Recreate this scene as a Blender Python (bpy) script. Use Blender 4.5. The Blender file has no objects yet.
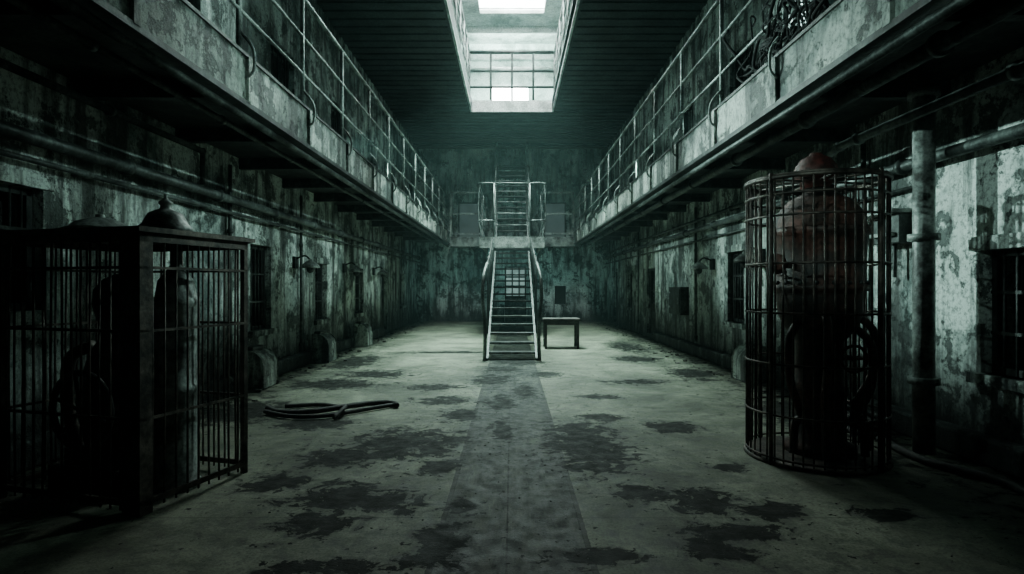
import bpy, math, random
import numpy as np
from mathutils import Vector, Matrix
random.seed(7)
S=bpy.context.scene

# ---------------------------------------------------------------- materials
def nt(name):
    m=bpy.data.materials.new(name); m.use_nodes=True
    t=m.node_tree; t.nodes.clear()
    o=t.nodes.new('ShaderNodeOutputMaterial'); b=t.nodes.new('ShaderNodeBsdfPrincipled')
    t.links.new(b.outputs[0],o.inputs[0])
    return m,t,b
def ramp(t,src,stops):
    r=t.nodes.new('ShaderNodeValToRGB'); e=r.color_ramp.elements
    while len(e)<len(stops): e.new(0.5)
    for k,(p,c) in enumerate(stops):
        e[k].position=p; e[k].color=(c[0],c[1],c[2],1) if hasattr(c,'__len__') else (c,c,c,1)
    t.links.new(src,r.inputs[0]); return r.outputs[0]
def noise(t,vec,scale,detail=8,rough=.6,dist=0):
    n=t.nodes.new('ShaderNodeTexNoise'); n.inputs['Scale'].default_value=scale
    n.inputs['Detail'].default_value=detail; n.inputs['Roughness'].default_value=rough
    n.inputs['Distortion'].default_value=dist
    t.links.new(vec,n.inputs['Vector']); return n.outputs['Fac']
def mapping(t,vec,sc):
    m=t.nodes.new('ShaderNodeMapping'); m.inputs['Scale'].default_value=sc
    t.links.new(vec,m.inputs['Vector']); return m.outputs[0]
def mix(t,f,a,b,mode='MIX'):
    m=t.nodes.new('ShaderNodeMix'); m.data_type='RGBA'; m.blend_type=mode
    for s,v in ((m.inputs[0],f),(m.inputs[6],a),(m.inputs[7],b)):
        if isinstance(v,(int,float)): s.default_value=v if s==m.inputs[0] else (v,v,v,1)
        elif isinstance(v,tuple): s.default_value=(v[0],v[1],v[2],1)
        else: t.links.new(v,s)
    return m.outputs[2]
def math_(t,op,a,b=0.0):
    m=t.nodes.new('ShaderNodeMath'); m.operation=op
    for i,v in enumerate((a,b)):
        if isinstance(v,(int,float)): m.inputs[i].default_value=v
        else: t.links.new(v,m.inputs[i])
    return m.outputs[0]
def bump(t,b,h,st,dist=.02):
    n=t.nodes.new('ShaderNodeBump'); n.inputs['Strength'].default_value=st; n.inputs['Distance'].default_value=dist
    t.links.new(h,n.inputs['Height']); t.links.new(n.outputs[0],b.inputs['Normal'])
def coord(t): return t.nodes.new('ShaderNodeTexCoord').outputs['Object']

def grime(name,light,mid,dark,scale=2.0,rough=.8,metal=0,bs=.4,lo=.38,hi=.62,fine=25):
    m,t,b=nt(name); c=coord(t)
    n1=noise(t,c,scale,5,.65); n2=noise(t,c,fine,3,.6)
    col=ramp(t,n1,[(lo,dark),((lo+hi)/2,mid),(hi,light)])
    col=mix(t,.8,col,ramp(t,n2,[(.35,.35),(.6,1.0)]),'MULTIPLY')
    t.links.new(col,b.inputs['Base Color']); b.inputs['Roughness'].default_value=rough
    b.inputs['Metallic'].default_value=metal
    bump(t,b,n2,bs,.01); return m

def plaster(name,light,dark,grm,damp=True):
    m,t,b=nt(name); c=coord(t)
    md=tuple((a+d)/2 for a,d in zip(light,dark))
    base=ramp(t,noise(t,c,.7,10,.7,.5),[(.39,dark),(.47,md),(.54,light)])
    st=noise(t,mapping(t,c,(1.7,1.7,.24)),1.9,7,.7)
    col=mix(t,.92,base,ramp(t,st,[(.40,.07),(.47,.5),(.53,1.0)]),'MULTIPLY')
    ch=noise(t,c,2.6,10,.75,.2)
    chm=ramp(t,ch,[(.53,0.0),(.56,1.0)])
    col=mix(t,math_(t,'MULTIPLY',chm,.85),col,grm)
    fine=noise(t,c,24,6,.72)
    col=mix(t,.75,col,ramp(t,fine,[(.37,.2),(.52,1.0)]),'MULTIPLY')
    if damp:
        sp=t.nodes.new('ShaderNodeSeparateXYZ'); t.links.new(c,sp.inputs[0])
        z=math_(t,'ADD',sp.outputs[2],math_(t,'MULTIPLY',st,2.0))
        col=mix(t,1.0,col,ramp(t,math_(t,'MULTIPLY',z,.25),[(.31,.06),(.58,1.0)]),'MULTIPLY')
    t.links.new(col,b.inputs['Base Color']); b.inputs['Roughness'].default_value=.58
    bump(t,b,math_(t,'SUBTRACT',math_(t,'MULTIPLY',fine,.6),math_(t,'MULTIPLY',chm,.5)),.8,.04)
    return m
M={}
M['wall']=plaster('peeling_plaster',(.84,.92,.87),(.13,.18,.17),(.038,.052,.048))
M['fascia']=plaster('stained_concrete',(.60,.67,.61),(.085,.115,.105),(.026,.034,.031),False)
M['upper']=grime('upper_paint',(.82,.88,.85),(.65,.72,.69),(.35,.40,.38),1.5)
M['steel']=grime('dark_steel',(.08,.092,.088),(.04,.046,.044),(.014,.014,.014),4,.5,.4)
M['rail']=grime('weathered_rail_paint',(.52,.58,.55),(.29,.33,.31),(.06,.065,.06),3,.5,.2,fine=40)
M['raild']=grime('dull_rail_paint',(.26,.30,.285),(.13,.15,.145),(.04,.045,.042),3,.5,.2,fine=40)
M['white']=grime('pale_rail_paint',(.85,.9,.87),(.7,.76,.73),(.4,.44,.42),3,.5,0)
M['pipe']=grime('pipe_paint',(.15,.175,.165),(.07,.083,.078),(.025,.03,.028),3,.5,.3)
M['rust']=grime('cage_rust',(.14,.112,.095),(.07,.055,.047),(.018,.015,.013),6,.5,.5)
M['red']=grime('oxide_red',(.20,.038,.032),(.10,.027,.023),(.03,.013,.01),4,.6,.1)
M['tank']=grime('boiler_rust',(.13,.052,.040),(.058,.032,.026),(.014,.012,.01),3,.6,.1,lo=.40,hi=.6)
M['pale']=grime('grey_enamel',(.48,.52,.49),(.26,.285,.27),(.07,.07,.065),4,.5,.1)
M['ceil']=grime('ceiling_soot',(.055,.078,.08),(.04,.056,.058),(.024,.034,.035),1.2,.7)
M['black']=grime('void_black',(.012,.014,.014),(.008,.009,.009),(.004,.004,.004),3,.9)  # unlit depth behind openings is painted near-black; the wires share it
M['wood']=grime('dark_wood',(.06,.055,.046),(.036,.033,.028),(.016,.014,.012),5,.8)
M['rubber']=grime('hose_rubber',(.035,.035,.033),(.02,.02,.019),(.009,.009,.009),8,.75)
M['debris']=grime('rubble',(.16,.17,.15),(.08,.085,.075),(.03,.03,.026),6,.9)
def emis(name,col,s):
    m,t,b=nt(name); b.inputs['Base Color'].default_value=(.1,.12,.11,1)
    b.inputs['Emission Strength'].default_value=s
    n=noise(t,coord(t),2.5,3,.6)
    t.links.new(mix(t,1.0,(col[0],col[1],col[2]),ramp(t,n,[(.3,.45),(.6,1.0)]),'MULTIPLY'),b.inputs['Emission Color'])
    return m
M['sky']=emis('skylight_glass',(.88,1.0,.96),28)
M['glow']=emis('lit_pane',(.88,1.0,.96),70)
M['doorglow']=emis('door_pane',(.6,.95,.88),.35)
M['dim']=emis('dim_pane',(.5,.75,.75),.06)

# ---------------------------------------------------------------- mesh builder
class B:
    def __init__(s,name,mats,smooth=False):
        s.n=name; s.m=mats; s.v=[]; s.f=[]; s.mi=[]; s.sm=[]
    def add(s,vs,fs,mi=0,sm=False):
        o=len(s.v); s.v+= [tuple(v) for v in vs]
        for f in fs: s.f.append(tuple(o+i for i in f)); s.mi.append(mi); s.sm.append(sm)
    def box(s,x0,x1,y0,y1,z0,z1,mi=0):
        s.obox((x0,y0,z0),(x1-x0,0,0),(0,y1-y0,0),(0,0,z1-z0),mi)
    def obox(s,o,a,b,c,mi=0):
        o,a,b,c=map(Vector,(o,a,b,c))
        vs=[o,o+a,o+a+b,o+b,o+c,o+a+c,o+a+b+c,o+b+c]
        fs=[(0,3,2,1),(4,5,6,7),(0,1,5,4),(1,2,6,5),(2,3,7,6),(3,0,4,7)]
        if a.cross(b).dot(c)<0: fs=[f[::-1] for f in fs]
        s.add(vs,fs,mi)
    def tube(s,pts,r,n=8,closed=False,mi=0,cap=True):
        P=[Vector(p) for p in pts]; N=len(P); vs=[]; fs=[]
        rr=r if hasattr(r,'__len__') else [r]*N
        prev=None
        for i,p in enumerate(P):
            if closed: d=(P[(i+1)%N]-P[i-1])
            else: d=P[min(i+1,N-1)]-P[max(i-1,0)]
            d.normalize()
            if prev is None:
                u=d.orthogonal().normalized()
                if abs(d.z)<.95: u=d.cross(Vector((0,0,1))).normalized()
            else:
                u=prev-d*prev.dot(d)
                u=u.normalized() if u.length>1e-6 else d.orthogonal().normalized()
            prev=u; w=d.cross(u)
            for k in range(n):
                a=2*math.pi*(k+.5)/n
                vs.append(p+(u*math.cos(a)+w*math.sin(a))*rr[i])
        for i in range(N if closed else N-1):
            for k in range(n):
                j=(i+1)%N
                fs.append((i*n+k,i*n+(k+1)%n,j*n+(k+1)%n,j*n+k))
        if not closed and cap:
            fs.append(tuple(range(n-1,-1,-1))); fs.append(tuple((N-1)*n+k for k in range(n)))
        s.add(vs,fs,mi,n>5)
    def lathe(s,prof,c,n=28,mi=0):
        vs=[];fs=[]
        for r,z in prof:
            for k in range(n):
                a=2*math.pi*k/n; vs.append((c[0]+r*math.cos(a),c[1]+r*math.sin(a),c[2]+z))
        for i in range(len(prof)-1):
            for k in range(n):
                fs.append((i*n+k,i*n+(k+1)%n,(i+1)*n+(k+1)%n,(i+1)*n+k))
        fs.append(tuple(range(n-1,-1,-1))); fs.append(tuple((len(prof)-1)*n+k for k in range(n)))
        s.add(vs,fs,mi,True)
    def ring(s,c,R,r,n=48,mi=0,m=6):
        s.tube([(c[0]+R*math.cos(2*math.pi*k/n),c[1]+R*math.sin(2*math.pi*k/n),c[2]) for k in range(n)],r,m,True,mi)
    def done(s,parent=None,bevel=0):
        me=bpy.data.meshes.new(s.n); me.from_pydata(s.v,[],s.f)
        for m in s.m: me.materials.append(M[m])
        me.polygons.foreach_set('material_index',s.mi)
        me.polygons.foreach_set('use_smooth',s.sm)
        me.update()
        o=bpy.data.objects.new(s.n,me); S.collection.objects.link(o)
        if bevel:
            bv=o.modifiers.new('bevel','BEVEL'); bv.width=bevel; bv.segments=2; bv.limit_method='ANGLE'
        if parent: o.parent=parent
        return o
def empty(name):
    e=bpy.data.objects.new(name,None); S.collection.objects.link(e); return e
def smooth_path(pts,k=6):
    P=[Vector(p) for p in pts]; out=[]
    for i in range(len(P)-1):
        p0=P[max(i-1,0)];p1=P[i];p2=P[i+1];p3=P[min(i+2,len(P)-1)]
        for j in range(k):
            t=j/k
            out.append(.5*((2*p1)+(p2-p0)*t+(2*p0-5*p1+4*p2-p3)*t*t+(3*p1-p0-3*p2+p3)*t**3))
    out.append(P[-1]); return out

# ---------------------------------------------------------------- dimensions
W=4.1; YB=26.0; YF=-2.5; HC=7.5; WB=2.49; ZB=3.18; ZD=3.65; TH=.35
SH=1.36; SY0=10.6; SY1=20.5; HU=10.9

# ---------------------------------------------------------------- floor
nx,ny=165,560
xs=np.linspace(-W,W,nx); ys=np.linspace(YF,YB,ny)
X,Y=np.meshgrid(xs,ys)
blobs=[(.7,5.75,.42,.95),(-1.04,5.8,.6,.6),(-1.52,5.29,.35,.35),(-1.23,4.29,.34,.34),(-.89,4.19,.28,.26),(-1.25,3.83,.25,.25),
(-.42,3.53,.18,.3),(-.5,3.27,.14,.14),(-.35,4.09,.13,.18),(1.69,6.43,.28,.28),(.94,4.39,.26,.2),(1.35,4.19,.3,.25),(1.74,4.04,.25,.16),
(1.39,3.67,.36,.13),(2.46,3.96,.2,.12),(1.18,3.4,.23,.12),(.49,3.33,.28,.11),(-.35,9.7,.35,.6),(-2.8,9.28,.8,.55),(-2.3,10.3,.6,.5),
(.57,10.3,.35,.4),(1.2,8.2,.3,.18),(2.0,9.47,.5,.25),(-1.4,13.8,1.1,.25),(-.15,7.8,.2,.5),(-1.2,9,.4,.3),(3.1,10.4,.4,.8),
(-3.2,7.2,.6,.7),(-2.2,6.6,.4,.35),(3.4,7,.5,1.2),(-.6,7.0,.25,.4),(1.8,5.0,.15,.12),(0.1,12,.6,.6),(2.6,12.5,.5,.6),(-.62,5.0,.18,.25),(-1.8,4.6,.25,.25),
(.2,8.6,.2,.6),(-.2,10.9,.4,.5),(1.0,6.9,.3,.2),(-.9,7.9,.4,.3),(-3.2,12,.5,1.2),(2.9,15,.5,1.4),(-.1,6.3,.12,.5),(-1.0,3.2,.3,.12)]
mask=np.zeros_like(X)
for bx,by,rx,ry in blobs:
    mask=np.maximum(mask,np.exp(-(((X-bx)/rx)**2+((Y-by)/ry)**2)*.95))
edge=np.clip((np.abs(X)-2.7)/1.2,0,1)*.55  # raises the mask towards both side walls, so the floor darkens there
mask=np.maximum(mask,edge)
me=bpy.data.meshes.new('floor')
V=np.stack([X.ravel(),Y.ravel(),np.zeros(X.size)],1)
idx=np.arange(nx*ny).reshape(ny,nx)
F=np.stack([idx[:-1,:-1].ravel(),idx[:-1,1:].ravel(),idx[1:,1:].ravel(),idx[1:,:-1].ravel()],1)
me.from_pydata(V.tolist(),[],F.tolist())
at=me.attributes.new('stain','FLOAT','POINT'); at.data.foreach_set('value',mask.ravel().astype(np.float32))
m,t,b=nt('wet_concrete'); c=coord(t)
a=t.nodes.new('ShaderNodeAttribute'); a.attribute_name='stain'
n1=noise(t,c,.8,8,.7,.4); n2=noise(t,c,7,8,.75); n3=noise(t,c,60,3,.6)
base=ramp(t,n1,[(.38,(.075,.083,.060)),(.5,(.155,.168,.125)),(.60,(.24,.26,.195))])
base=mix(t,.8,base,ramp(t,n2,[(.40,.35),(.52,1.0)]),'MULTIPLY')
base=mix(t,.6,base,ramp(t,n3,[(.35,.4),(.55,1.0)]),'MULTIPLY')
sp=t.nodes.new('ShaderNodeSeparateXYZ'); t.links.new(c,sp.inputs[0])
ax=math_(t,'ABSOLUTE',math_(t,'ADD',sp.outputs[0],math_(t,'MULTIPLY',math_(t,'SUBTRACT',n2,.5),.03)))
strip=math_(t,'LESS_THAN',ax,.43)
wear=ramp(t,noise(t,mapping(t,c,(2.5,.5,1)),2.2,8,.75),[(.38,.6),(.55,1.0)])
base=mix(t,math_(t,'MULTIPLY',strip,wear),base,(.022,.025,.0215))
ln=math_(t,'LESS_THAN',math_(t,'ABSOLUTE',math_(t,'SUBTRACT',ax,.44)),.018)
ln2=math_(t,'LESS_THAN',math_(t,'ABSOLUTE',math_(t,'ADD',sp.outputs[0],.03)),.006)
jy=math_(t,'LESS_THAN',math_(t,'ABSOLUTE',math_(t,'SUBTRACT',math_(t,'FRACT',math_(t,'DIVIDE',sp.outputs[1],2.6)),.5)),.002)
line=math_(t,'MAXIMUM',math_(t,'MAXIMUM',ln,ln2),math_(t,'MULTIPLY',jy,.5))
base=mix(t,math_(t,'MULTIPLY',line,.85),base,(.012,.012,.01))
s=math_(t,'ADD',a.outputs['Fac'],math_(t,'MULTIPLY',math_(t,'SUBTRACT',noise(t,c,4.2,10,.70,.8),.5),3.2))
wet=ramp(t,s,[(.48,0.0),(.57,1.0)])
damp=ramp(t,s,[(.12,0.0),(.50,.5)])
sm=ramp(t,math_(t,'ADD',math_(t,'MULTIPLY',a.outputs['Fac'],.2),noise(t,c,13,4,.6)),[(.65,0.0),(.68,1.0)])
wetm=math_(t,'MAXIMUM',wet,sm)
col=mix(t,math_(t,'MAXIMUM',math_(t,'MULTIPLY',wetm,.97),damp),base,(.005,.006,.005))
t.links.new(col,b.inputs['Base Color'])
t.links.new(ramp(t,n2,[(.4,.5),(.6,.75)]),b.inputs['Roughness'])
t.links.new(ramp(t,wetm,[(0,.28),(1,.10)]),b.inputs['Specular IOR Level'])
bump(t,b,math_(t,'SUBTRACT',math_(t,'ADD',n2,math_(t,'MULTIPLY',n3,.4)),line),.45,.015)
me.materials.append(m)
fl=bpy.data.objects.new('floor',me); S.collection.objects.link(fl)

# ---------------------------------------------------------------- side walls with openings
def wall_row(bd,axis_x,sgn,y0,y1,z0,z1,ops):
    xa,xb=(axis_x,axis_x+TH) if sgn>0 else (axis_x-TH,axis_x)
    cur=y0
    for (a,b_,c_,d) in sorted(ops):
        bd.box(xa,xb,cur,a,z0,z1); bd.box(xa,xb,a,b_,z0,c_); bd.box(xa,xb,a,b_,d,z1)
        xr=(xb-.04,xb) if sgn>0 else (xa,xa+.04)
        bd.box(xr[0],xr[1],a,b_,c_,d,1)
        cur=b_
    bd.box(xa,xb,cur,y1,z0,z1)
L_low=[(4.55,5.25,1.3,2.35),(9.4,10.2,.8,2.18),(12.5,13.3,.8,2.0),(15.7,16.5,.8,2.0),(18.9,19.7,.1,2.1),(22.0,22.8,.8,2.0)]
R_low=[(4.45,5.25,.75,1.82),(8.1,8.9,.8,2.1),(10.6,11.4,.85,2.15),(17.2,18.2,.1,2.05),(20.5,21.3,.8,2.0),(23.3,24.2,.1,2.1)]
up=[(3.4+3.4*i,4.5+3.4*i,3.7,5.8) for i in range(-1,7)]
wn=[0]
for nm,sg,low in (('wall_left',-1,L_low),('wall_right',1,R_low)):
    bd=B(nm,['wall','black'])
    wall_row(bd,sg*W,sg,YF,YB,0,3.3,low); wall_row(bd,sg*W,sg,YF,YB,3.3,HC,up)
    bd.done()
    for (a,b_,z0,z1) in low+up:
        wn[0]+=1
        door=z0<.3 or z0>3.5
        w=B('window_%d'%wn[0],['steel','wall','dim'])  # floor-level and gallery openings built here are doors, not windows
        x=sg*(W+.10); fw=.06
        xr=sorted((x,x+sg*.08))
        for y in (a,b_-fw): w.box(xr[0],xr[1],y,y+fw,z0,z1)
        w.box(xr[0],xr[1],a,b_,z1-fw,z1); w.box(xr[0],xr[1],a,b_,z0,z0+fw)
        n=6
        if not door:
            sx=sorted((sg*(W-.07),sg*(W+.12))); w.box(sx[0],sx[1],a-.08,b_+.08,z0-.09,z0,1)
            w.box(*sorted((sg*(W-.03),sg*(W+.05))),a-.1,b_+.1,z1,z1+.12,1)
        else:
            w.box(xr[0],xr[1],a,b_,z0,z0+.9)
        for i in range(1,n):
            y=a+(b_-a)*i/n; w.tube([(x,y,z0),(x,y,z1)],.012,6)
        for k in (.33,.66):
            z=z0+(z1-z0)*k; w.box(*sorted((x-.01,x+.01)),a,b_,z-.015,z+.015)
        w.done()
for nm,sg in (('baseboard_left',-1),('baseboard_right',1)):
    k=B(nm,['wall'])
    xr=sorted((sg*(W-.16),sg*W)); k.box(xr[0],xr[1],YF,18.6 if sg<0 else 16.8,0,.24); k.done(bevel=.03)
# back wall with doorway
bw=B('wall_back',['wall','black'])
bw.box(-W-TH,-.32,YB,YB+TH,0,3.3); bw.box(-.32,.62,YB,YB+TH,2.4,3.3); bw.box(.62,1.85,YB,YB+TH,0,3.3)
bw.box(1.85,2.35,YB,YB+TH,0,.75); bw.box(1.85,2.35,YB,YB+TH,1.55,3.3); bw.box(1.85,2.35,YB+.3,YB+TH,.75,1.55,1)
bw.box(2.35,W+TH,YB,YB+TH,0,3.3)
bw.box(-W-TH,W+TH,YB,YB+TH,3.3,HC)
bw.done()
d=B('door_1',['steel','doorglow'])
d.box(-.31,.61,YB+.1,YB+.15,0.0,1.1,0); d.box(-.31,.61,YB+.12,YB+.15,1.1,2.39,1)
for x in (-.31,-.02,.28,.55): d.box(x,x+.06,YB+.03,YB+.1,0,2.39)
for z in (0,.55,1.05,1.5,1.9,2.32): d.box(-.31,.61,YB+.03,YB+.1,z,z+.07)
d.done()
w=B('wall_front',['wall']); w.box(-W-TH,W+TH,YF-TH,YF,0,HC); w.done()

# ---------------------------------------------------------------- ceiling & upper storey
c=B('ceiling',['ceil','fascia'])
c.box(-W-TH,-SH,YF,YB+TH,HC,HC+.35); c.box(SH,W+TH,YF,YB+TH,HC,HC+.35)
c.box(-SH,SH,YF,SY0,HC,HC+.35); c.box(-SH,SH,SY1,YB+TH,HC,HC+.35)
c.done()
j=B('trim_ceiling_joists',['ceil'])
y=YF+.3
while y<YB-.1:
    if SY0-.1<y<SY1+.05: j.box(-W,-SH-.12,y,y+.14,HC-.035,HC); j.box(SH+.12,W,y,y+.14,HC-.035,HC)
    else: j.box(-W,W,y,y+.14,HC-.035,HC)
    y+=.4
j.done()
tr=B('trim_lightwell_curb',['white'])
z0=HC-.03
tr.box(-SH-.06,-SH,SY0,SY1,z0,HC+.36); tr.box(SH,SH+.06,SY0,SY1,z0,HC+.36)
tr.box(-SH-.06,SH+.06,SY1-.06,SY1,z0,HC+.36); tr.box(-SH-.06,SH+.06,SY0,SY0+.06,z0,HC+.36)
tr.done()
u=B('wall_upper_storey',['upper'])
u.box(-W-TH,-W,YF,YB,HC+.35,HU); u.box(W,W+TH,YF,YB,HC+.35,HU)
u.box(-W-TH,W+TH,YB,YB+TH,HC+.35,HU); u.box(-W-TH,W+TH,YF-TH,YF,HC+.35,HU); u.done()
r=B('roof',['upper'])
r.box(-W-TH,-1.1,YF,YB+TH,HU,HU+.2); r.box(1.1,W+TH,YF,YB+TH,HU,HU+.2)
r.box(-1.1,1.1,YF,12,HU,HU+.2); r.box(-1.1,1.1,20.6,YB+TH,HU,HU+.2)
for y in (1,4,7,10,21.6,23.2,25): r.box(-W,W,y,y+.18,HU-.22,HU)
r.done()
w=B('window_skylight',['sky','white'])
w.box(-1.1,1.1,12,20.6,HU+.12,HU+.16,0)
for i in range(7): w.box(-1.1,1.1,12+i*1.4,12.04+i*1.4,HU+.06,HU+.1,1)
w.done()
w=B('window_upper_storey',['glow','white'])
w.box(-.85,.7,YB-.02,YB-.005,9.5,10.2,0)
for x in (-.9,.7): w.box(x,x+.05,YB-.06,YB-.02,9.45,10.25,1)
w.done()

def railing(name,segs,z0,z1,mats,rp=.022,rr=.02,step=1.7,mids=(.38,.7),parent=None):
    b=B(name,mats)
    for (p,q) in segs:
        p=Vector(p);q=Vector(q);L=(q-p).length;n=max(1,round(L/step))
        for i in range(n+1):
            a=p.lerp(q,i/n); b.tube([(a.x,a.y,z0),(a.x,a.y,z1)],rp,8)
            b.lathe([(rp*2.2,0),(rp*2.2,.02),(rp*1.2,.03)],(a.x,a.y,z0),10)
        for k in mids+(1.0,):
            z=z0+(z1-z0)*k; b.tube([(p.x,p.y,z),(q.x,q.y,z)],rr if k==1 else rr*.75,8)
    return b.done(parent=parent)
zz=HC+.36
railing('lightwell_railing',[((-SH-.1,SY0,0),(-SH-.1,SY1+.1,0)),((SH+.1,SY0,0),(SH+.1,SY1+.1,0))],zz,zz+1.7,['raild'],.035,.035,1.2,(.25,.5,.75))
railing('lightwell_railing',[((-SH-.1,SY1+.12,0),(SH+.1,SY1+.12,0))],zz,zz+1.7,['steel'],.04,.055,.74,(.3,.62))

# ---------------------------------------------------------------- balconies
def rubble(name,items,smin,smax,zbase=0,parent=None):
    b=B(name,['debris'])
    for x,y in items:
        s_=random.uniform(smin,smax); a=random.uniform(0,6)
        ux=Vector((math.cos(a),math.sin(a),random.uniform(-.1,.1)))*s_; vy=Vector((-math.sin(a),math.cos(a),0))*s_*random.uniform(.4,.9)
        b.obox((x,y,zbase),ux,vy,Vector((random.uniform(-.2,.2)*s_,0,s_*random.uniform(.2,.5))))
    return b.done(parent=parent)
for nm,sg in (('balcony_left',-1),('balcony_right',1)):
    bal=empty('balcony')
    s=B('deck_and_fascia',['fascia','steel','pipe'])
    yb2=23.9
    xr=sorted((sg*WB,sg*(WB+.16))); s.box(xr[0],xr[1],YF,yb2,ZB+.04,ZD,0)
    xr=sorted((sg*(WB+.16),sg*(W-.002))); s.box(xr[0],xr[1],YF,YB-.01,ZD-.22,ZD-.02,1)
    xr=sorted((sg*(WB-.03),sg*(WB+.19))); s.box(xr[0],xr[1],YF,yb2,ZB,ZB+.05,1)
    s.box(*sorted((sg*(WB-.02),sg*(WB+.2))),YF,yb2,ZD,ZD+.03,1)
    y=-1.2
    while y<yb2-.2:
        s.box(*sorted((sg*(WB+.16),sg*(W-.002))),y,y+.1,ZD-.38,ZD-.22,1); 
        s.box(*sorted((sg*(WB-.035),sg*WB)),y,y+.08,ZB+.04,ZD,0)
        y+=1.7
    s.tube([(sg*(WB+.06),YF,ZB-.06),(sg*(WB+.06),yb2,ZB-.06)],.035,10,mi=2)
    s.done(parent=bal)
    x=sg*(WB+.06); 
    rb=B('railing',['rail'])
    y=-1.2
    while y<23.8:
        lean=random.uniform(-.012,.012)
        rb.tube([(x,y,ZD+.03),(x,y+lean,ZD+1.38)],.026,8)
        rb.tube(smooth_path([(x,y,ZD+.25),(sg*(WB-.07),y,ZD+.08),(sg*(WB-.08),y,ZD-.12),(sg*(WB-.01),y,ZD-.2)]),.015,6)
        y+=1.7
    for z,rad in ((ZD+1.38,.028),(ZD+.9,.018),(ZD+.45,.018)): rb.tube([(x,YF,z),(x,23.85,z)],rad,8)
    rb.done(parent=bal)
    rubble('fallen_plaster',[(sg*random.uniform(2.75,3.8),random.uniform(3,20)) for _ in range(80)],.05,.18,ZD-.02,bal)
    if sg>0:
        b=B('tangled_wires',['black'])
        for k in range(60):
            y=random.gauss(5.5,.4); p=Vector((sg*(WB+.1),y,ZD+.03)); pts=[p]
            for i in range(7):
                p=p+Vector((random.uniform(-.1,.1)*1,random.uniform(-.25,.25),random.uniform(-.05,.2))); p.x=sg*min(max(abs(p.x),WB-.02),WB+.4); pts.append(p.copy())
            b.tube(smooth_path(pts,4),random.uniform(.006,.02),6)
        b.done(parent=bal)

# back gallery
gal=empty('back_gallery')
s=B('deck',['fascia','steel','rail'])
s.box(-WB-.1,WB+.1,24.0,YB,3.18,3.42,0); s.box(-WB-.1,WB+.1,23.95,24.0,3.12,3.50,2)
for x in (-1.6,0,1.6): s.box(x-.05,x+.05,24,YB,3.05,3.18,1)
s.done(parent=gal)
rb=B('railing_panels',['rail'])
for x0,x1 in ((-WB+.05,-1.2),(1.2,WB-.05)):
    for x in (x0,x1): rb.box(x-.045,x+.045,24.02,24.07,3.45,5.3)
    for z in (3.6,4.4,5.25): rb.box(x0,x1,24.02,24.06,z,z+.07)
rb.done(parent=gal)
for i,(x0,x1) in enumerate(((-2.3,-1.4),(1.4,2.3))):
    w=B('window_gallery_%d'%(i+1),['dim','steel']); w.box(x0,x1,YB-.02,YB-.004,3.6,5.1,0)
    for x in (x0,x1): w.box(x-.03,x+.03,YB-.06,YB-.02,3.55,5.15,1)
    for z in (3.55,5.1): w.box(x0,x1,YB-.06,YB-.02,z,z+.05,1)
    w.done()

# ---------------------------------------------------------------- lower stair + landing
st=empty('steel_staircase')
Y0=12.3; Y1=18.5; ZL=3.0; ZS=2.70; n=16; hw=.48
s=B('flight',['steel','raild'])
for i in range(1,n+1):
    y=Y0+(Y1-Y0)*i/n-.1; z=ZS*i/n-.01
    s.box(-hw,hw,y-.24,y+.02,z-.03,z); s.box(-hw,hw,y-.247,y-.24,z-.04,z+.003,1 if i<7 else 0)
dv=Vector((0,Y1-Y0,ZS))
for x in (-hw-.05,hw): s.obox((x,Y0,-.0),(.05,0,0),(0,.28,0),(0,Y1-Y0-.3,ZS-.1)); s.box(x,x+.05,Y0-.1,Y0+.35,0,.05)
s.done(parent=st)
h=B('handrails',['raild','steel'])
for sg in (-1,1):
    x=sg*(hw+.07); bow=.05
    h.tube(smooth_path([(x+sg*.01,Y0-.05,.0),(x,Y0-.05,.7),(x+sg*bow,Y0,1.25),(x+sg*bow*.8,Y0+.1,1.7),(x-sg*.02,Y0+.5,2.0)]),.036,10)
    h.tube(smooth_path([(x-sg*.02,Y0+.5,2.0),(x,Y0+2,2.2),(x,Y1-1.5,2.8),(x,Y1-.1,3.0)]),.022,8,mi=1)
    for k in range(1,6):
        f=k/6; zt=2.05+(2.95-2.05)*f; p=Vector((x,Y0+.2,0))+dv*f
        h.tube([p,(x,p.y,zt)],.014,8,mi=1)
h.done(parent=st)
l=B('landing',['steel','fascia','rail'])
l.box(-.95,.95,Y1,Y1+2.0,ZL-.06,ZL,0); l.box(-1.0,1.0,Y1-.06,Y1,ZL-.30,ZL+.04,2)
for x in (-.95,.87): l.box(x,x+.08,Y1,23.9,ZL-.27,ZL+.0,1)
l.box(-.95,.95,20.5,23.9,ZL-.06,ZL,0)
l.box(-.95,.95,23.7,23.94,ZL,ZL+.22,0)
for sg in (-1,1):
    l.box(sg*.9-.04,sg*.9+.04,23.2,23.28,0,ZL-.06,0)
l.done(parent=st)
h=B('landing_railing',['raild'])
for sg in (-1,1):
    for y in (Y1+.05,Y1+2.6,Y1+5.2):
        h.tube(smooth_path([(sg*.92,y,ZL),(sg*1.0,y,ZL+.4),(sg*1.04,y,ZL+.9),(sg*1.0,y,ZL+1.72)],4),.02,8)
    for z in (.6,1.75): h.tube([(sg*1.02,Y1+.05,ZL+z-.05),(sg*1.02,23.9,ZL+z-.05)],.018,8)
    for z in (.6,1.75): h.tube(smooth_path([(sg*.55,Y1-.02,ZL+z-.05),(sg*.85,Y1-.08,ZL+z-.05),(sg*1.02,Y1+.05,ZL+z-.05)]),.022,8)
    h.tube([(sg*.55,Y1-.02,ZL),(sg*.55,Y1-.02,ZL+1.7)],.025,8)
h.tube([(-.55,Y1-.02,ZL+1.7),(.55,Y1-.02,ZL+1.7)],.022,8)
h.done(parent=st)
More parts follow.
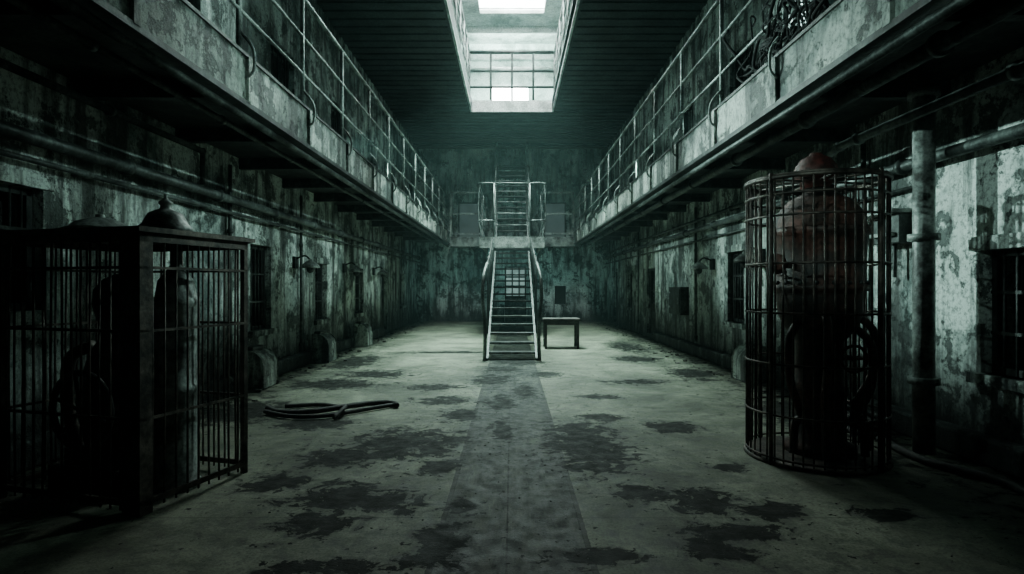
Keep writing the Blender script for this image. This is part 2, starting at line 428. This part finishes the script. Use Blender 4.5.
# upper flight
up_=empty('upper_staircase')
s=B('flight',['steel','rail']); ya,yb,za,zb=20.6,23.9,3.01,6.3; n2=14; hw2=.52
for i in range(1,n2+1):
    y=ya+(yb-ya)*i/n2; z=za+(zb-za)*i/n2
    s.box(-hw2,hw2,y-.22,y+.05,z-.04,z,0); s.box(-hw2,hw2,y-.228,y-.22,z-.045,z-.01,1 if i%2 else 0)
for x in (-hw2-.05,hw2): s.obox((x,ya-.1,za),(.05,0,0),(0,.3,0),(0,yb-ya,zb-za),0)
s.box(-.7,.7,yb,YB-.01,zb-.1,zb,0)
for sg in (-1,1):
    x=sg*(hw2+.08); D=Vector((0,yb-ya,zb-za))
    for k in range(4):
        p=Vector((x,ya,za))+D*k/3; s.tube([p,p+Vector((0,0,.95))],.03,8,mi=1)
    s.tube([(x,ya,za+.95),(x,yb,zb+.95)],.035,8,mi=1); s.tube([(x,ya,za+.5),(x,yb,zb+.5)],.02,8,mi=1)
    s.tube([(x,yb,zb+.95),(x,YB-.01,zb+.95)],.03,8,mi=1)
s.done(parent=up_)

# ---------------------------------------------------------------- pipes
def pipe(name,pts,r,mat='pipe',fl=1.9,sg=0):
    b=B(name,[mat,'steel']); b.tube(pts,r,14)
    P=[Vector(p) for p in pts]
    for i in range(len(P)-1):
        L=(P[i+1]-P[i]).length; d=(P[i+1]-P[i]).normalized()
        k=fl*.5
        while k<L:
            q=P[i]+d*k; b.tube([q-d*.03,q+d*.03],r*1.45,14); 
            if sg and abs(d.y)>.8: b.box(*sorted((q.x,sg*(W-.001))),q.y-.025,q.y+.025,q.z-.02,q.z+.02,1)
            k+=fl
    for q in P[1:-1]:
        b.lathe([(0.01,-r*1.2),(r*.9,-r*1.05),(r*1.3,0),(r*.9,r*1.05),(.01,r*1.2)],q,14)
    return b.done()
pipe('wall_pipe',[(-3.92,YF+.05,2.72),(-3.92,25.9,2.72)],.06,sg=-1)
pipe('wall_pipe.001',[(-3.98,YF+.05,2.55),(-3.98,25.9,2.55)],.025,sg=-1,fl=2.3)
pipe('wall_pipe.002',[(-3.92,3.0,3.22),(-3.92,7.6,3.22),(-3.92,7.6,2.8)],.035)
pipe('wall_pipe.003',[(-4.04,8.6,3.25),(-4.04,8.6,.27)],.028)
pipe('wall_pipe.004',[(-4.04,11.5,3.25),(-4.04,11.5,.27)],.028)
pipe('ceiling_pipe',[(3.0,YF+.05,3.2),(3.0,23.9,3.2)],.06)
pipe('ceiling_pipe.001',[(-2.95,YF+.05,3.2),(-2.95,23.9,3.2)],.03)
pipe('wall_pipe.005',[(3.96,8.0,2.92),(3.96,25.9,2.92)],.035,sg=1)
pipe('wall_pipe.006',[(3.97,YF+.05,2.72),(3.97,25.9,2.72)],.055,sg=1)
pipe('wall_pipe.007',[(3.5,3.2,3.0),(3.5,6.4,3.0),(3.6,8.2,2.8),(3.9,8.5,2.76)],.045)
pipe('drain_pipe',[(3.74,5.45,.0),(3.74,5.45,3.26)],.09,'pale',fl=1.3)
pipe('wall_pipe.008',[(4.04,6.9,3.25),(4.04,6.9,1.2)],.03)
pipe('wall_pipe.009',[(4.04,13.2,3.25),(4.04,13.2,.3)],.028)
pipe('wall_pipe.010',[(4.04,19.2,3.25),(4.04,19.2,.3)],.028)
pipe('wall_pipe.011',[(4.03,5.9,2.5),(4.03,25.9,2.5)],.022,sg=1,fl=2.3)
# ---------------------------------------------------------------- wall fixtures
def wall_lamp(name,sg,y,z):
    b=B(name,['pale','steel'])
    x=sg*(W-.001)
    b.box(*sorted((x,x-sg*.05)),y-.10,y+.10,z-.1,z+.12,1)
    b.tube(smooth_path([(x-sg*.03,y,z+.08),(x-sg*.2,y,z+.14),(x-sg*.3,y,z+.06)]),.018,8,mi=1)
    b.lathe([(.17,-.09),(.175,-.07),(.15,-.03),(.09,.02),(.04,.05),(.03,.08)],(x-sg*.3,y,z),20)
    b.lathe([(.01,-.19),(.05,-.17),(.07,-.12),(.06,-.08)],(x-sg*.3,y,z),14,1)
    b.done()
for i,(sg,y,z) in enumerate(((-1,11.3,1.95),(-1,14.6,1.95),(-1,17.7,1.95),(1,9.8,2.0),(1,12.2,1.95))):
    wall_lamp('wall_lamp' if i==0 else 'wall_lamp.%03d'%i,sg,y,z)
b=B('wall_junction_box',['steel','pale']); b.box(3.9,W-.001,6.05,6.5,1.95,2.25,0); b.box(3.8,W-.001,6.0,6.55,2.25,2.29,1); b.box(3.84,3.9,6.1,6.45,2.02,2.06,1); b.tube([(4.0,6.27,1.95),(4.0,6.27,1.6)],.02); b.done(bevel=.01)
b=B('electrical_cabinet',['steel','pale']); b.box(3.9,W-.005,13.9,14.9,.85,1.5,0); b.box(3.885,3.9,13.95,14.85,.9,1.45,0); b.box(3.86,3.885,14.0,14.04,1.1,1.25,1)
for z in (1.0,1.35): b.box(3.87,3.885,14.7,14.85,z,z+.04,1)
b.done()
def plinth(name,x,y):
    b=B(name,['fascia','steel']); sg=1 if x>0 else -1
    prof=[(0,0),(.30,0),(.30,.34),(.27,.44),(.19,.52),(.08,.56),(0,.56)]
    vs=[];ln=.55
    for yy in (y-ln/2,y+ln/2):
        for (dx,z) in prof: vs.append((sg*(W-.17)-sg*dx,yy,z))
    k=len(prof)
    fs=[(i,(i+1)%k,(i+1)%k+k,i+k) for i in range(k)]+[tuple(range(k)),tuple(range(2*k-1,k-1,-1))]
    b.add(vs,fs); b.box(*sorted((sg*(W-.3),sg*(W-.17))),y-.2,y+.2,.56,.62,1); b.done(bevel=.02)
for i,(x,y) in enumerate(((-1,9.0),(-1,12.1),(-1,15.3),(1,9.6))): plinth('concrete_plinth' if i==0 else 'concrete_plinth.%03d'%i,x,y)

# ---------------------------------------------------------------- table
t_=B('wooden_table',['wood'])
x0,x1,y0,y1=.76,1.66,14.5,15.2
t_.box(x0,x1,y0,y1,.68,.73)
for x in (x0+.03,x1-.09):
    for y in (y0+.03,y1-.09): t_.box(x,x+.06,y,y+.06,0,.68)
t_.box(x0+.05,x1-.05,y0+.04,y0+.06,.58,.68); t_.box(x0+.05,x1-.05,y1-.06,y1-.04,.58,.68)
t_.box(x0+.04,x0+.06,y0+.05,y1-.05,.2,.25); t_.box(x1-.06,x1-.04,y0+.05,y1-.05,.2,.25)
t_.done(bevel=.008)

# ---------------------------------------------------------------- round cage (right)
C=(2.70,5.35); R=.57
cg=empty('round_bar_cage')
b=B('bars',['rust'])
N=46
for k in range(N):
    a=2*math.pi*k/N; j1=random.uniform(-.012,.012)
    x=C[0]+R*math.cos(a);y=C[1]+R*math.sin(a)
    b.tube([(x,y,.03),(x+j1,y+j1,1.2),(x,y,2.44)],.008,6)
for z in (.06,.42,.85,1.28,1.7,2.1,2.28,2.44): b.ring((C[0],C[1],z),R+.006,.010,56)
b.ring((C[0],C[1],2.42),R+.008,.018,56)
for k in range(5):
    a=math.pi*k/5+.2
    b.tube([(C[0]-R*math.cos(a),C[1]-R*math.sin(a),2.44),(C[0]+R*math.cos(a),C[1]+R*math.sin(a),2.44)],.010,6)
for k in range(4):
    a=2*math.pi*k/4+.5
    x=C[0]+(R+.012)*math.cos(a);y=C[1]+(R+.012)*math.sin(a); b.tube([(x,y,0),(x,y,2.46)],.018,8)
b.lathe([(R+.02,0),(R+.025,.01),(R+.015,.03),(R-.02,.035)],(C[0],C[1],0),48)
b.done(parent=cg)
tk=B('caged_boiler',['tank','red','steel'])
cx,cy=C[0]+.05,C[1]+.02
tk.lathe([(.30,.04),(.30,.10),(.22,.14),(.20,.5),(.23,.55),(.23,.62),(.20,.66),(.20,1.02),(.28,1.12),(.34,1.25),(.36,1.42),(.36,1.46),(.39,1.47),(.39,1.52),(.36,1.53),(.37,1.75),(.38,1.95),(.41,1.96),(.41,2.02),(.38,2.03),(.35,2.16),(.26,2.27),(.14,2.33),(.13,2.40)],(cx,cy,0),36,0)
tk.lathe([(.13,2.38),(.13,2.47),(.18,2.47),(.185,2.52),(.165,2.58),(.12,2.64),(.06,2.67),(.05,2.69),(.01,2.70)],(cx-.04,cy-.02,0),28,1)
for k in range(18):
    a=2*math.pi*k/18; tk.lathe([(.018,0),(.018,.03),(.006,.035)],(cx+.375*math.cos(a),cy+.375*math.sin(a),1.52),6,2)
tk.tube([(cx-.33,cy-.1,1.7),(cx-.45,cy-.16,1.7)],.03,10,mi=2)
tk.tube([(cx-.44,cy-.155,1.7),(cx-.48,cy-.175,1.7)],.09,20,mi=0)
for (a,zr) in ((-1.9,1.3),(-.9,1.15),(-2.6,1.2),(-.3,1.25)):
    ca,sa=math.cos(a),math.sin(a)
    tk.tube(smooth_path([(cx+.3*ca,cy+.3*sa,zr),(cx+.43*ca,cy+.43*sa,zr-.15),(cx+.42*ca,cy+.42*sa,zr-.5),(cx+.28*ca,cy+.28*sa,zr-.8),(cx+.36*ca,cy+.36*sa,.3),(cx+.38*ca,cy+.38*sa,.07)]),.035,10,mi=0)
tk.tube([(cx+.1,cy-.36,.9),(cx+.1,cy-.2,.9)],.02,8,mi=2)
tk.tube([(cx+.1+.11*math.cos(i*math.pi/10),cy-.37,.9+.11*math.sin(i*math.pi/10)) for i in range(20)],.014,6,True,mi=1)
tk.tube([(cx-.01,cy-.37,.9),(cx+.21,cy-.37,.9)],.01,6,mi=1)
tk.done(parent=cg)
hz=B('rubber_hose',['rubber'])
for k,(r0,zc) in enumerate(((.22,.035),(.19,.10),(.22,.165))):
    pts=[(3.62+r0*.75*math.cos(i*.3+k),6.3+r0*2.0*math.sin(i*.3+k),zc) for i in range(21)]
    hz.tube(pts,.033,8,True)
hz.tube(smooth_path([(3.55,5.8,.035),(3.5,5.4,.035),(3.5,5.0,.035),(3.7,4.5,.035),(3.6,4.1,.035)]),.033,8)
hz.done()

# ---------------------------------------------------------------- rectangular cage (left)
O=Vector((-2.42,3.9,0)); U=Vector((.28,.96,0)).normalized(); Vv=Vector((-.96,.28,0)).normalized(); Z=Vector((0,0,1))
wd,dp,ht=1.3,1.0,1.86
lc=empty('square_bar_cage')
b=B('frame_and_bars',['rust','steel'])
def P(v,u,z): return O+Vv*v+U*u+Z*z
b.obox(P(0,0,0),Vv*.15,U*.10,Z*ht)
for v,u in ((wd-.05,0),(0,dp-.04),(wd-.05,dp-.05)): b.obox(P(v,u,0),Vv*.04,U*.04,Z*ht)
for z,h_ in ((.06,.04),(.62,.018),(1.2,.018),(1.62,.018),(ht-.06,.06)):
    b.obox(P(0,0,z),Vv*wd,U*.02,Z*h_); b.obox(P(0,dp-.02,z),Vv*wd,U*.02,Z*h_)
    b.obox(P(0,0,z),Vv*.02,U*dp,Z*h_); b.obox(P(wd-.02,0,z),Vv*.02,U*dp,Z*h_)
def bars(n,f):
    for i in range(1,n):
        p=f(i/n); j1=Vector((random.uniform(-.008,.008),random.uniform(-.008,.008),0)); b.tube([p+Z*.03,p+j1+Z*.9,p+Z*ht],.008,6)
bars(15,lambda s:P(wd*s,.01,0)); bars(12,lambda s:P(wd*s,dp-.01,0)); bars(10,lambda s:P(.01,dp*s,0)); bars(12,lambda s:P(wd-.01,dp*s,0))
b.obox(P(-.04,-.04,ht),Vv*(wd+.08),U*(dp+.08),Z*.03)
b.obox(P(.0,.0,ht+.03),Vv*(wd),U*(dp),Z*.01)
b.obox(P(.02,-.012,.95),Vv*.1,U*.02,Z*.16,1)
b.done(parent=lc)
tk=B('caged_cylinder',['pale','rust'])
tk.lathe([(.17,.0),(.17,.05),(.145,.07),(.145,.7),(.16,.72),(.16,.76),(.145,.78),(.145,1.35),(.16,1.37),(.16,1.41),(.14,1.43),(.12,1.55),(.06,1.63),(.04,1.66),(.04,1.86)],(-2.52,4.5,0),26)
tk.done(parent=lc)
mc=B('caged_pump_machine',['rust','steel','tank'])
q=P(.75,.5,0)
mc.obox(P(.45,.25,0),Vv*.7,U*.5,Z*.18); mc.obox(P(.55,.3,.18),Vv*.5,U*.4,Z*.12)
mc.lathe([(.19,.3),(.23,.36),(.26,.55),(.25,.8),(.20,1.0),(.14,1.1),(.12,1.2),(.15,1.26),(.18,1.36),(.17,1.48),(.11,1.56),(.03,1.6)],(q.x,q.y,0),26,0)
ctr=P(.72,.17,.62)
mc.tube([ctr+Vv*(.27*math.cos(i*math.pi/16))+Z*(.27*math.sin(i*math.pi/16)) for i in range(32)],.025,8,True,mi=1)
for i in range(3):
    dd=Vv*math.cos(i*math.pi/3+.3)+Z*math.sin(i*math.pi/3+.3); mc.tube([ctr-dd*.27,ctr+dd*.27],.014,6,mi=1)
mc.tube([ctr,ctr+U*.2],.03,8,mi=1)
mc.tube(smooth_path([P(.55,.45,1.0),P(.35,.4,.95),P(.3,.4,.6),P(.42,.42,.3)]),.045,10)
mc.tube(smooth_path([P(.95,.45,1.05),P(1.12,.4,.95),P(1.15,.4,.6),P(1.05,.42,.25)]),.045,10)
mc.done(parent=lc)
rt=ht+.041
b=B('bell_lampshade',['pale','steel'])
k_=.8
b.lathe([(r_*k_*1.15,z_*k_) for r_,z_ in [(.19,0),(.20,.01),(.195,.03),(.16,.07),(.14,.12),(.12,.16),(.07,.19),(.045,.20),(.035,.23),(.05,.245),(.05,.265),(.025,.285),(.012,.30),(.012,.33),(.004,.335)]],(-2.5,4.33,rt),30)
b.done()
b=B('dented_pan_lid',['pale'])
b.lathe([(.25,0),(.255,.012),(.2,.035),(.16,.07),(.08,.10),(.03,.11),(.03,.13),(.005,.135)],(-3.02,4.4,rt),28)
b.done()

# ---------------------------------------------------------------- floor cables + rubble
b=B('discarded_hose',['rubber'])
b.tube(smooth_path([(-2.95,7.25,.04),(-2.7,7.0,.04),(-2.35,7.05,.04),(-2.0,7.3,.05),(-1.75,7.55,.04),(-1.5,7.55,.04),(-1.42,7.4,.04)]),.034,8)
b.tube(smooth_path([(-2.9,7.05,.035),(-2.5,6.8,.035),(-2.1,6.85,.035),(-1.8,7.15,.035),(-1.45,7.5,.035)]),.026,8)
b.tube(smooth_path([(-2.8,7.4,.03),(-2.4,7.5,.03),(-2.1,7.35,.03),(-1.95,7.0,.1),(-2.0,6.75,.03)]),.026,8)
b.done()
its=[(random.choice((-1,1))*random.uniform(3.4,3.85),random.uniform(7.5,25)) for _ in range(120)]
its+=[(random.gauss(3.2,.3),random.gauss(14.5,1.5)) for _ in range(25)]
its=[(max(-3.85,min(3.85,x)),y) for x,y in its]
rubble('floor_rubble',its,.02,.09)
rubble('floor_grit',[(random.gauss(0,.9),random.uniform(2.6,11)) for _ in range(500)],.005,.016)

# ---------------------------------------------------------------- lights
def area(name,loc,tgt,sx,sy,e,col,spread=180):
    l=bpy.data.lights.new(name,'AREA'); l.shape='RECTANGLE'; l.size=sx; l.size_y=sy; l.energy=e; l.color=col; l.spread=math.radians(spread)
    o=bpy.data.objects.new(name,l); S.collection.objects.link(o); o.location=loc
    o.rotation_euler=(Vector(tgt)-Vector(loc)).to_track_quat('-Z','Y').to_euler(); return o
def spot(name,loc,tgt,e,col,ang=70,blend=.6,rad=.12):
    l=bpy.data.lights.new(name,'SPOT'); l.energy=e; l.color=col; l.spot_size=math.radians(ang); l.spot_blend=blend; l.shadow_soft_size=rad
    o=bpy.data.objects.new(name,l); S.collection.objects.link(o); o.location=loc
    o.rotation_euler=(Vector(tgt)-Vector(loc)).to_track_quat('-Z','Y').to_euler(); return o
G=(.65,1.0,.88); T=(.66,1.0,.91); D=(.42,1.0,.97)
area('skylight_light',(0,16,HU-.1),(0,14.5,0),2.0,7,1550,G,82)
area('upper_storey_light',(0,23.5,HU-.35),(0,23.5,8),5,2.5,900,G)  # unseen area light added to brighten the upper storey
area('upper_storey_light',(0,21.6,10.2),(0,26,9.4),3,.6,450,G)  # second added fill, aimed at the upper back wall
for y,ty,e in ((5.2,6.4,2400),(8.8,8.4,1000),(12.4,12.6,1100),(17.0,17.6,500)):
    spot('gallery_spot',(3.2,y,4.0),(-4.1,ty,2.8),e,T,38,.9,.05)  # unseen spots added over the right balcony to light the left wall
for y,ty,e in ((10.6,5.7,3300),(3.2,4.2,400),(12.4,10.6,1400),(15.6,15.6,900),(20.5,20.5,250)):
    spot('gallery_spot',(-3.2,y,4.0),(4.1,ty,2.5),e,T,38,.9,.05)  # unseen counterparts added on the left, lighting the right wall
spot('lightwell_spot',(1.0,11.5,8.0),(-4.1,6.2,4.6),1500,T,46,.8,.15)  # unseen spot added in the shaft to brighten the left gallery wall
spot('lightwell_spot',(-1.0,11.5,8.0),(4.1,7.2,4.4),800,T,46,.8,.15)  # same added fill for the right gallery wall
spot('cage_spot',(1.6,7.5,3.6),(-2.5,4.4,1.2),380,T,22,.9,.1)  # added mid-air spot that lifts the left cage
spot('boiler_spot',(0.4,1.5,3.4),(2.75,5.35,1.9),160,T,20,.9,.1)  # unseen spot without a fixture, aimed at the boiler
spot('gallery_spot',(0,15.5,6.6),(0,24,4.2),160,D,34,.9,.1)  # added mid-air spot, brightens the back gallery
area('back_light',(0,22.0,2.6),(0,26,1.4),2.0,.5,24,D)  # unseen area light put in to light the back wall
area('hall_bounce',(0,12,3.3),(0,12,7.5),2.5,18,22,D)  # added upward area light standing in for bounced light
# dusty air filling the hall (world volume)
w=bpy.data.worlds.new('World'); S.world=w; w.use_nodes=True
w.node_tree.nodes['Background'].inputs[0].default_value=(.2,.6,.6,1); w.node_tree.nodes['Background'].inputs[1].default_value=.02
vs=w.node_tree.nodes.new('ShaderNodeVolumeScatter'); vs.inputs['Color'].default_value=(.62,1,.97,1); vs.inputs['Density'].default_value=.0013; vs.inputs['Anisotropy'].default_value=.35
w.node_tree.links.new(vs.outputs[0],w.node_tree.nodes['World Output'].inputs['Volume'])

# ---------------------------------------------------------------- camera
cam=bpy.data.cameras.new('camera'); cam.sensor_width=36; cam.lens=600/1024*36; cam.clip_end=200
co=bpy.data.objects.new('camera',cam); S.collection.objects.link(co); co.location=(0,0,1.5); co.rotation_euler=(math.radians(90),0,0)
S.camera=co
